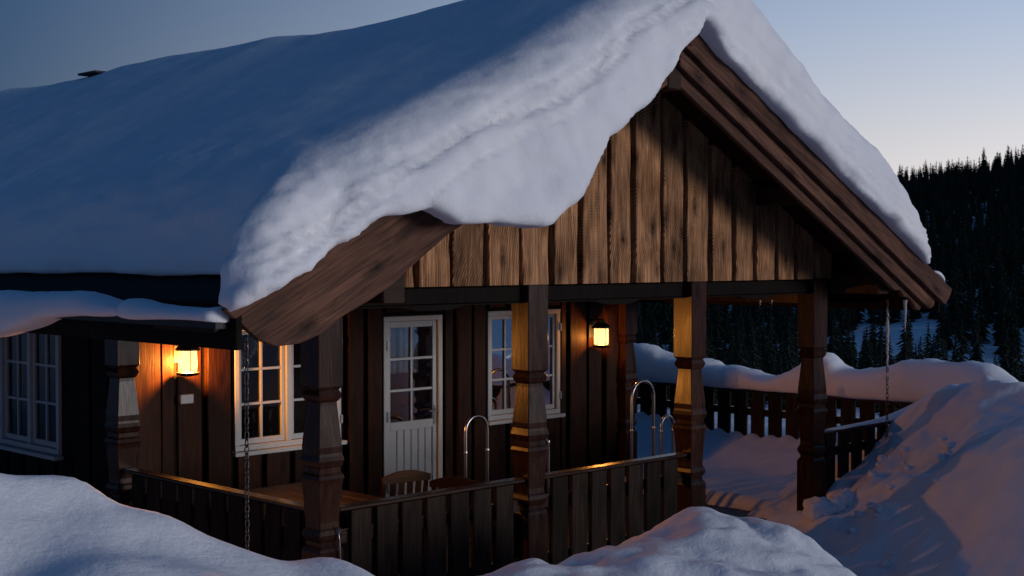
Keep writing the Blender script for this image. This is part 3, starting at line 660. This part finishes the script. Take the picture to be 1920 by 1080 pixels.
fy = (front_y[:, None] - Y2)[:, :, None] + 0.10 * (gz_[None, None, :] - roof2[:, :, None] - 0.3) + 0 * hg
F = smax(F, fy, 0.5)
F = smax(F, ((xe[None, :] - X2) * 0.95)[:, :, None] + 0.35 * hg * 0.6, 0.34)
F = smax(F, ((X2 - xr_[None, :]) * 0.95)[:, :, None] + 0.25 * hg * 0.6, 0.30)
F = smax(F, (Y2 - 10.95)[:, :, None] + 0 * hg, 0.2)
F = smax(F, -(hg + (D2 + 0.08)[:, :, None] * 1.0), 0.07)
V, Q = surface_nets(F.astype(np.float32), lo, h); del F, hg, fy
NV = vnormals(V, Q)
fr_ = np.clip(-NV[:, 1], 0, 1) * sstep(-0.3, -0.9, V[:, 1]); ev = np.clip(-NV[:, 0], 0, 1) * sstep(0.2, -0.6, V[:, 0])
rt = np.clip(NV[:, 0], 0, 1) * sstep(5.6, 6.4, V[:, 0])
cr_ = sstep(0.3, -0.8, V[:, 0]) * fr_                                    # crumbly left corner
d_ = fbm(V, 0.9, 3) * 0.026 + fbm(V * [1, 0.35, 1], 5, 2) * 0.006 + fr_ * (fbm(V * [1, 1, 1.6], 2.2, 3) * 0.06 + fbm(V, 8, 2) * 0.014) + (ev + rt) * fbm(V * [1, 0.8, 2.0], 3.0, 3) * 0.05
d_ += cr_ * (fbm(V, 4.5, 3) * 0.06 + np.abs(perlin(V * 9)) * 0.02)
# bedding layers: shallow grooves that run along the slab face
lay = (V[:, 2] - (RZ - SL * np.abs(V[:, 0] - RX))) + 0.06 * perlin(V * 1.3) + 0.03 * perlin(V * [3.5, 3.5, 1])
for l0, wd, dp in ((0.13, 0.025, 0.055), (0.21, 0.02, 0.045), (0.0, 0.02, 0.03), (0.29, 0.02, 0.03)): d_ -= fr_ * dp * np.exp(-((lay - l0) / wd) ** 2) * sstep(-0.5, 0.1, perlin(V * 0.8 + 3 + l0 * 9))
V = V + NV * d_[:, None]
tag(mesh_np('roof_snow', V, Q, M['snow_roof']), 'thick slab of snow covering the cabin roof and curling over the gable', 'snow')

# ------------------------------------------------------------------ lofted snow caps
def loft_snow(name, secs, axis, label, cat='snow', n=20, sub=6, amp=0.025, group=None, mat='snow_roof'):
    """secs: (position along, across centre, half width, z bottom, z top)"""
    S_ = np.array(secs, float); tt = np.linspace(0, len(S_) - 1, (len(S_) - 1) * sub + 1)
    A_ = np.stack([np.interp(tt, np.arange(len(S_)), S_[:, c_]) for c_ in range(5)], 1)
    for _ in range(3): A_[1:-1] = (A_[:-2] + 2 * A_[1:-1] + A_[2:]) / 4
    L_ = len(A_); e = np.minimum(tt, tt[-1] - tt) ; cap = np.sqrt(np.clip(1 - (1 - np.clip(e / 0.7, 0, 1)) ** 2, 0.0, 1)); cap = 0.12 + 0.88 * cap
    w = np.linspace(0, 2 * np.pi, n, endpoint=False); cw, sw = np.cos(w), np.sin(w)
    px = np.sign(cw) * np.abs(cw) ** 0.75; pz = np.where(sw > 0, np.abs(sw) ** 0.8, -np.abs(sw) ** 0.45)
    zm = A_[:, 3] + (A_[:, 4] - A_[:, 3]) * 0.35
    z = np.where(pz[None] > 0, zm[:, None] + (A_[:, 4] - zm)[:, None] * pz[None] * cap[:, None], zm[:, None] + (zm - A_[:, 3])[:, None] * pz[None])
    ac = A_[:, 1][:, None] + A_[:, 2][:, None] * px[None] * cap[:, None]
    al = np.repeat(A_[:, 0][:, None], n, 1)
    V = np.stack([ac, al, z] if axis == 'y' else [al, ac, z], -1).reshape(-1, 3)
    idx = np.arange(L_ * n).reshape(L_, n)
    Q = np.stack([idx[:-1], np.roll(idx[:-1], -1, 1), np.roll(idx[1:], -1, 1), idx[1:]], -1).reshape(-1, 4)
    c0 = V[idx[0]].mean(0); c1 = V[idx[-1]].mean(0); V = np.vstack([V, c0, c1]); k0, k1 = L_ * n, L_ * n + 1
    caps = []
    for i_ in range(0, n, 2): caps += [(k0, idx[0][(i_ + 2) % n], idx[0][(i_ + 1) % n], idx[0][i_]), (k1, idx[-1][i_], idx[-1][(i_ + 1) % n], idx[-1][(i_ + 2) % n])]
    Q = np.vstack([Q, np.array(caps)])
    NV = vnormals(V, Q); V = V + NV * (fbm(V, 2.2, 3) * amp + fbm(V, 9, 2) * amp * 0.3)[:, None] * np.where(NV[:, 2] < -0.7, 0.2, 1)[:, None]
    o = mesh_np(name, V, Q, M[mat]); bm_fix(o)
    return tag(o, label, cat, group)
import bmesh
def bm_fix(o):
    bm = bmesh.new(); bm.from_mesh(o.data); bmesh.ops.recalc_face_normals(bm, faces=bm.faces); bm.to_mesh(o.data); bm.free()

loft_snow('eave_snow', [(3.1, -1.27, .10, 2.20, 2.34), (2.6, -1.27, .12, 2.12, 2.36), (2.30, -1.28, .13, 2.02, 2.38), (2.05, -1.28, .14, 2.05, 2.385), (1.6, -1.28, .14, 2.13, 2.37), (1.35, -1.28, .14, 2.20, 2.38), (0.9, -1.27, .14, 2.23, 2.40), (0.55, -1.26, .13, 2.23, 2.35), (0.38, -1.25, .11, 2.25, 2.31)], 'y', 'long drooping snow roll on the eave above the side window', amp=0.02)
loft_snow('eave_snow', [(0.40, -1.25, .12, 2.24, 2.345), (0.20, -1.27, .13, 2.225, 2.36), (-0.05, -1.26, .12, 2.235, 2.335), (-0.35, -1.25, .11, 2.245, 2.315), (-0.60, -1.25, .11, 2.24, 2.325), (-0.72, -1.25, .12, 2.235, 2.35)], 'y', 'short snow roll on the eave running up to the barge board', amp=0.018)
RS = [(6.6, 1.5), (5.6, 1.48), (4.92, 1.46), (4.59, 1.44), (4.17, 1.38), (3.97, 1.31), (3.37, 1.29), (3.20, 1.20), (2.86, 1.21), (2.45, 1.12), (2.14, 1.21), (1.98, 1.29), (1.70, 1.45), (1.58, 1.45), (1.45, 1.35), (1.31, 1.27), (0.81, 1.31), (0.53, 1.45), (0.26, 1.49), (-0.06, 1.43)]
loft_snow('rail_snow', [(y_, 8.76, 0.24, 0.95, z_) for y_, z_ in RS] + [(-0.28, 8.74, 0.3, 0.75, 1.47), (-0.5, 8.7, 0.34, 0.6, 1.45), (-0.8, 8.6, 0.36, 0.5, 1.28), (-1.1, 8.5, 0.34, 0.5, 1.1)], 'y', 'tall wavy cap of snow along the far deck railing', amp=0.07)
loft_snow('rail_snow', [(8.9, 0.0, 0.2, 0.9, 1.25), (8.3, 0.0, 0.16, 0.89, 1.05), (7.7, 0.0, 0.09, 0.887, 0.96), (7.2, -0.01, 0.06, 0.886, 0.915), (6.7, -0.02, 0.05, 0.886, 0.905), (6.2, -0.02, 0.05, 0.886, 0.9)], 'x', 'thin strip of snow on the deck railing beside the snow mound', amp=0.008)
loft_snow('roof_snow_clump', [(6.85, -0.83, 0.05, rz(6.85), rz(6.85) + .03), (6.95, -0.82, 0.07, rz(6.95), rz(6.95) + .055), (7.06, -0.82, 0.06, rz(7.06), rz(7.06) + .035)], 'x', 'small clump of snow left on the lower end of the barge board', amp=0.01)

# ------------------------------------------------------------------ lanterns
def lantern(x, y, z, label, power):
    root = empty('wall_lantern', (x, y, z)); root.scale = (0.88, 1, 0.92); tag(root, label, 'lantern', 'lit lanterns on the porch wall')
    MB().lathe((0, 0, 0), [(0.075, -0.10), (0.085, -0.09), (0.085, 0.09), (0.075, 0.10)], 20).build('lamp_glass', M['lamp'], root, True)
    MB().lathe((0, 0, 0), [(0.03, -0.145), (0.10, -0.13), (0.112, -0.105), (0.08, -0.1005)], 20).build('base', M['iron'], root)
    MB().lathe((0, 0, 0), [(0.08, 0.1005), (0.115, 0.10), (0.115, 0.115), (0.06, 0.165), (0.045, 0.17), (0.045, 0.20), (0.01, 0.215)], 20).build('cap', M['iron'], root)
    for i in range(6):
        w = i * math.pi / 3 + 0.2; c, s = 0.089 * math.cos(w), 0.089 * math.sin(w)
        MB().tube([(c, s, -0.102), (c, s, 0.102)], 0.003, 6).build('cage_bar', M['iron'], root)
    d = WY - 0.022 - y
    MB().box(-0.05, 0.05, d - 0.015, d, -0.02, 0.2).build('back_plate', M['iron'], root)
    MB().tube([(0, d - 0.01, 0.18), (0, d * 0.5, 0.21), (0, 0, 0.19)], 0.012, 8).build('arm', M['iron'], root)
    l = bpy.data.lights.new('bulb', 'POINT'); l.energy = power; l.color = (1.0, 0.35, 0.055); l.shadow_soft_size = 0.03
    b_ = bpy.data.objects.new('bulb', l); C.objects.link(b_); b_.parent = root; b_.location = (0, 0, -0.025)
    return root
lantern(0.62, 2.72, 1.73, 'glowing caged lantern above the small white wall box', 270.0)
lantern(5.93, 2.72, 1.73, 'glowing caged lantern on the boards beside the right porch window', 30.0)
bx_ = MB().box(0.615, 0.745, WY - 0.075, WY - 0.021, 1.35, 1.43).build('socket_box', M['plastic'], None, bevel=0.006)
tag(bx_, 'small white outlet box on the wall under the lantern', 'outlet box')

# ------------------------------------------------------------------ porch furniture and steel handrails
tb = empty('porch_table', (0.62, 1.25, 0)); tag(tb, 'wooden table on the porch behind the corner post', 'table')
for i in range(6): MB().box(-0.58 + i * 0.185, -0.58 + i * 0.185 + 0.178, -0.55, 0.55, 0.70, 0.735).build('top_plank', M['furniture'], tb, bevel=0.003)
MB().box(-0.5, 0.48, -0.45, 0.45, 0.62, 0.70).build('apron', M['furniture'], tb)
for sx in (-1, 1):
    for sy in (-1, 1): MB().box(sx * .48 - .035, sx * .48 + .035, sy * .43 - .035, sy * .43 + .035, -0.02, 0.62).build('leg', M['furniture'], tb)
def chair(x, y, rz_, label, top=0.9):
    c = empty('porch_chair', (x, y, 0)); c.rotation_euler.z = rz_; tag(c, label, 'chair', 'wooden porch chairs')
    MB().box(-.22, .22, -.21, .21, .41, .445).build('seat', M['furniture'], c, bevel=0.006)
    for sx in (-1, 1):
        MB().box(sx * .195 - .02, sx * .195 + .02, .16, .20, -0.02, .41).build('leg', M['furniture'], c)
        MB().tube([(sx * .2, -.19, -0.02), (sx * .2, -.20, .45), (sx * .2, -.27, top - .06)], .022, 6).build('back_leg', M['furniture'], c)
    n = 10; poly = []
    for i in range(n + 1): g = i / n * 2 - 1; poly.append((g * .225, top - .035 + .045 * (1 - g * g)))
    poly += [(.225, top - .085), (-.225, top - .085)]
    o = MB().prism(poly, -.295, -.268).build('top_rail', M['furniture'], c)
    for xx in (-.12, -.04, .04, .12):
        MB().add([(xx - .026, -.25, .50), (xx + .026, -.25, .50), (xx + .026, -.283, top - .08), (xx - .026, -.283, top - .08), (xx - .026, -.235, .50), (xx + .026, -.235, .50), (xx + .026, -.269, top - .08), (xx - .026, -.269, top - .08)], [(0, 1, 2, 3), (7, 6, 5, 4), (0, 4, 5, 1), (2, 6, 7, 3), (1, 5, 6, 2), (0, 3, 7, 4)]).build('back_slat', M['furniture'], c)
    MB().box(-.2, .2, -.255, -.23, .455, .50).build('lower_rail', M['furniture'], c)
    return c
chair(1.48, 1.08, R(-8), 'wooden slat-back chair with its back to the railing, beside the table', 0.90)
chair(2.28, 1.0, R(-62), 'wooden chair lit by lantern light below the steel handrail', 0.775)
def hoop(x0, x1, y, top, label, r=0.017, dy=0.0):
    w = (x1 - x0) / 2; xc = (x0 + x1) / 2; pts = [(x0, y, -0.02), (x0, y, (top - w) * 0.5), (x0, y, top - w)]
    for i in range(1, 12): a_ = math.pi * (1 - i / 12); pts.append((xc + w * math.cos(a_), y + dy * i / 12, top - w + w * math.sin(a_)))
    pts += [(x1, y + dy, top - w), (x1, y + dy, (top - w) * 0.5), (x1, y + dy, -0.02)]
    root = empty('steel_handrail', (0, 0, 0)); tag(root, label, 'handrail', 'steel hoop handrails on the porch')
    MB().tube(pts, r, 10).build('hoop_tube', M['steel'], root, True)
    for xx, yy in ((x0, y), (x1, y + dy)):
        MB().lathe((xx, yy, 0), [(0.045, -0.02), (0.045, -0.005), (0.02, 0.0)], 14).build('foot_flange', M['steel'], root)
        MB().lathe((xx, yy, 0), [(r + .003, .78), (r + .004, .79), (r + .004, .80), (r + .003, .81)], 12).build('collar', M['steel'], root)
    return root
hoop(3.01, 3.29, 1.8, 1.13, 'tall steel hoop handrail in front of the white door side')
hoop(3.84, 4.12, 1.8, 0.87, 'steel hoop handrail half hidden behind the second post')
hoop(5.38, 5.74, 1.8, 1.31, 'tallest steel hoop handrail near the back corner post')
hoop(5.56, 5.76, 1.55, 0.95, 'low steel hoop handrail nested below the tallest one', dy=0.0)

# ------------------------------------------------------------------ rain chains, icicles, cable, roof vent
def links(mb, x, y, z0, z1, lh=0.055, w=0.014, r=0.0045):
    z = z1; i = 0
    while z > z0:
        pts = []
        for q in range(9):
            a_ = 2 * math.pi * q / 8; u = w * math.cos(a_); v = lh / 2 * math.sin(a_)
            pts.append((x + (u if i % 2 else 0), y + (0 if i % 2 else u), z - lh / 2 + v))
        mb.tube(pts, r, 5, cap=False); z -= lh * 0.8; i += 1
    return mb
tag(links(MB(), -1.12, -0.75, 0.45, 2.16).build('rain_chain', M['chain'], None, True), 'dark rain chain hanging from the low left end of the barge board', 'chain', 'rain chains')
rc = links(MB(), 7.05, -0.22, 0.55, 2.19).build('rain_chain', M['chain'], None, True)
tag(rc, 'ice-coated rain chain hanging beside the snow mound', 'chain', 'rain chains')
def icicle(x, y, z, L, r, label, name='icicle', parent=None):
    rr = random.Random(int(x * 100)); n = 9; pts = []; rs = []
    for i in range(n + 1): f = i / n; pts.append((x + rr.uniform(-.004, .004), y + rr.uniform(-.004, .004), z - L * f)); rs.append(max(.0015, r * (1 - f) ** 0.7 * rr.uniform(.85, 1.15)))
    o = MB().tube(pts, rs, 8).build(name, M['ice'], parent, True)
    if not parent: tag(o, label, 'icicle', 'icicles on the porch roof')
    return o
icicle(6.53, -0.72, 2.20, 0.31, 0.020, 'single icicle under the carved tip of the barge board')
icicle(5.13, 0.0, 2.21, 0.05, 0.008, 'tiny icicle under the front beam'); icicle(5.32, 0.0, 2.21, 0.04, 0.007, 'tiny icicle under the front beam')
rr = random.Random(4); pts = []; rs = []
for i in range(22):
    f = i / 21; pts.append((7.05 + .006 * math.sin(i * 1.9), -0.22, 2.17 - 0.85 * f)); rs.append((0.007 + .010 * math.sin(min(1, f * 1.2) * math.pi) * rr.uniform(.8, 1.2)))
MB().tube(pts, rs, 8).build('ice_sleeve', M['ice'], rc, True)
cb = MB().tube([(0.045, -0.118, 0.77), (0.05, -0.128, 0.68), (0.06, -0.125, 0.55), (0.05, -0.13, 0.42), (0.055, -0.12, 0.2)], 0.007, 6).build('cable', M['steel'], None, True)
tag(cb, 'thin pale cable hanging down the foot of the corner post', 'cable')
rv = empty('roof_vent', (2.8, 8.35, 4.81)); tag(rv, 'flat dark roof vent cap poking out of the ridge snow', 'vent')
MB().box(-.13, .13, -.22, .22, 0.07, 0.10).build('cap_plate', M['iron'], rv, bevel=0.008)
MB().lathe((0, 0, 0), [(0.09, -0.35), (0.09, 0.069)], 12).build('pipe', M['iron'], rv)

# ------------------------------------------------------------------ wooded hillside
def conifer_mesh(seed, H=1.0):
    r = random.Random(seed); cv = MB(); z = 0.07; wid = r.uniform(0.15, 0.21)
    while z < 0.985:
        f = (z - 0.07) / 0.93; rad = wid * (1 - f) ** 0.75 * r.uniform(0.7, 1.12) + 0.012; nb = max(4, int(9 * (1 - f) + 3)); a0 = r.uniform(0, 6.28)
        for i in range(nb):
            a_ = a0 + 6.283 * i / nb + r.uniform(-.25, .25); L = rad * r.uniform(.65, 1.2); dr = L * r.uniform(.35, .75); w = L * r.uniform(.22, .34)
            c, s = math.cos(a_), math.sin(a_); p0 = (0, 0, z + .012); t_ = (c * L, s * L, z - dr)
            m1 = (c * L * .55 - s * w, s * L * .55 + c * w, z - dr * .75); m2 = (c * L * .55 + s * w, s * L * .55 - c * w, z - dr * .75); mm = (c * L * .55, s * L * .55, z - dr * .38)
            cv.add([p0, m1, t_, m2, mm], [(0, 1, 4), (1, 2, 4), (2, 3, 4), (3, 0, 4)])
        z += 0.062 * (1 - 0.5 * f) * r.uniform(.8, 1.2)
    tv = MB().tube([(0, 0, -0.06), (0, 0, 0.3), (0.004, 0, 0.97)], [0.018, 0.012, 0.002], 6)
    return cv, tv
CONES = []
for i in range(6):
    cv, tv = conifer_mesh(40 + i)
    mc = bpy.data.meshes.new('conifer_crown'); mc.from_pydata(cv.v, [], cv.f); mc.materials.append(M['needles'])
    mt = bpy.data.meshes.new('conifer_trunk'); mt.from_pydata(tv.v, [], tv.f); mt.materials.append(M['bark'])
    CONES.append((mc, mt, cv, tv))
fwd = np.array([math.cos(TH), math.sin(TH)]); rgt = np.array([math.sin(TH), -math.cos(TH)])
cand = []
for i in range(13000):
    d = math.sqrt(random.uniform(85 ** 2, 520 ** 2)); u = random.uniform(0.02, 0.47)
    p = np.array([CAM.x, CAM.y]) + d * (fwd + rgt * u); cand.append((d, u, p[0], p[1]))
cand.sort()
XY = np.array([(c[2], c[3]) for c in cand]); ZZ = ground_z(XY[:, 0], XY[:, 1], False)
clear = fbm(np.stack([XY[:, 0], XY[:, 1], 0 * XY[:, 0]], 1), 0.022, 2)
placed = []; cells = {}
for (d, u, x, y), z, cl in zip(cand, ZZ, clear):
    if cl > 0.30 or d < 150 and cl > 0.22: continue
    dm = 2.3 if d > 200 else 2.7
    key = (int(x // 6), int(y // 6))
    if any((x - a_) ** 2 + (y - b_) ** 2 < dm * dm for kx in (-1, 0, 1) for ky in (-1, 0, 1) for a_, b_ in cells.get((key[0] + kx, key[1] + ky), ())): continue
    cells.setdefault(key, []).append((x, y)); placed.append((d, x, y, z))
big = MB(); nobj = 0
for d, x, y, z in placed:
    Ht = random.uniform(4.0, 9.5) * random.choice((0.75, 1, 1, 1.15)) * (0.75 if d < 170 else 1.0); v = random.randrange(6); mc, mt, cv, tv = CONES[v]; a_ = random.uniform(0, 6.28); sx = random.uniform(.85, 1.25)
    if nobj < 300:
        o = empty('spruce_tree', (x, y, z)); o.scale = (Ht * sx, Ht * sx, Ht); o.rotation_euler.z = a_
        tag(o, ('tall' if Ht > 7 else 'medium-sized' if Ht > 5.2 else 'small') + (' broad' if sx > 1.05 else ' slender') + ' dark spruce on the snowy slope beyond the deck', 'tree', 'spruces on the hillside')
        for nm, me in (('crown', mc), ('trunk', mt)):
            c = bpy.data.objects.new(nm, me); C.objects.link(c); c.parent = o
        nobj += 1
    else:
        c, s = math.cos(a_), math.sin(a_); big.add([(x + (p[0] * c - p[1] * s) * Ht * sx, y + (p[0] * s + p[1] * c) * Ht * sx, z + p[2] * Ht) for p in cv.v], cv.f)
tag(big.build('spruce_forest', M['needles']), 'dark far spruce forest covering the upper hillside', 'forest', kind='stuff')
print('trees', len(placed), 'forest faces', len(big.f))
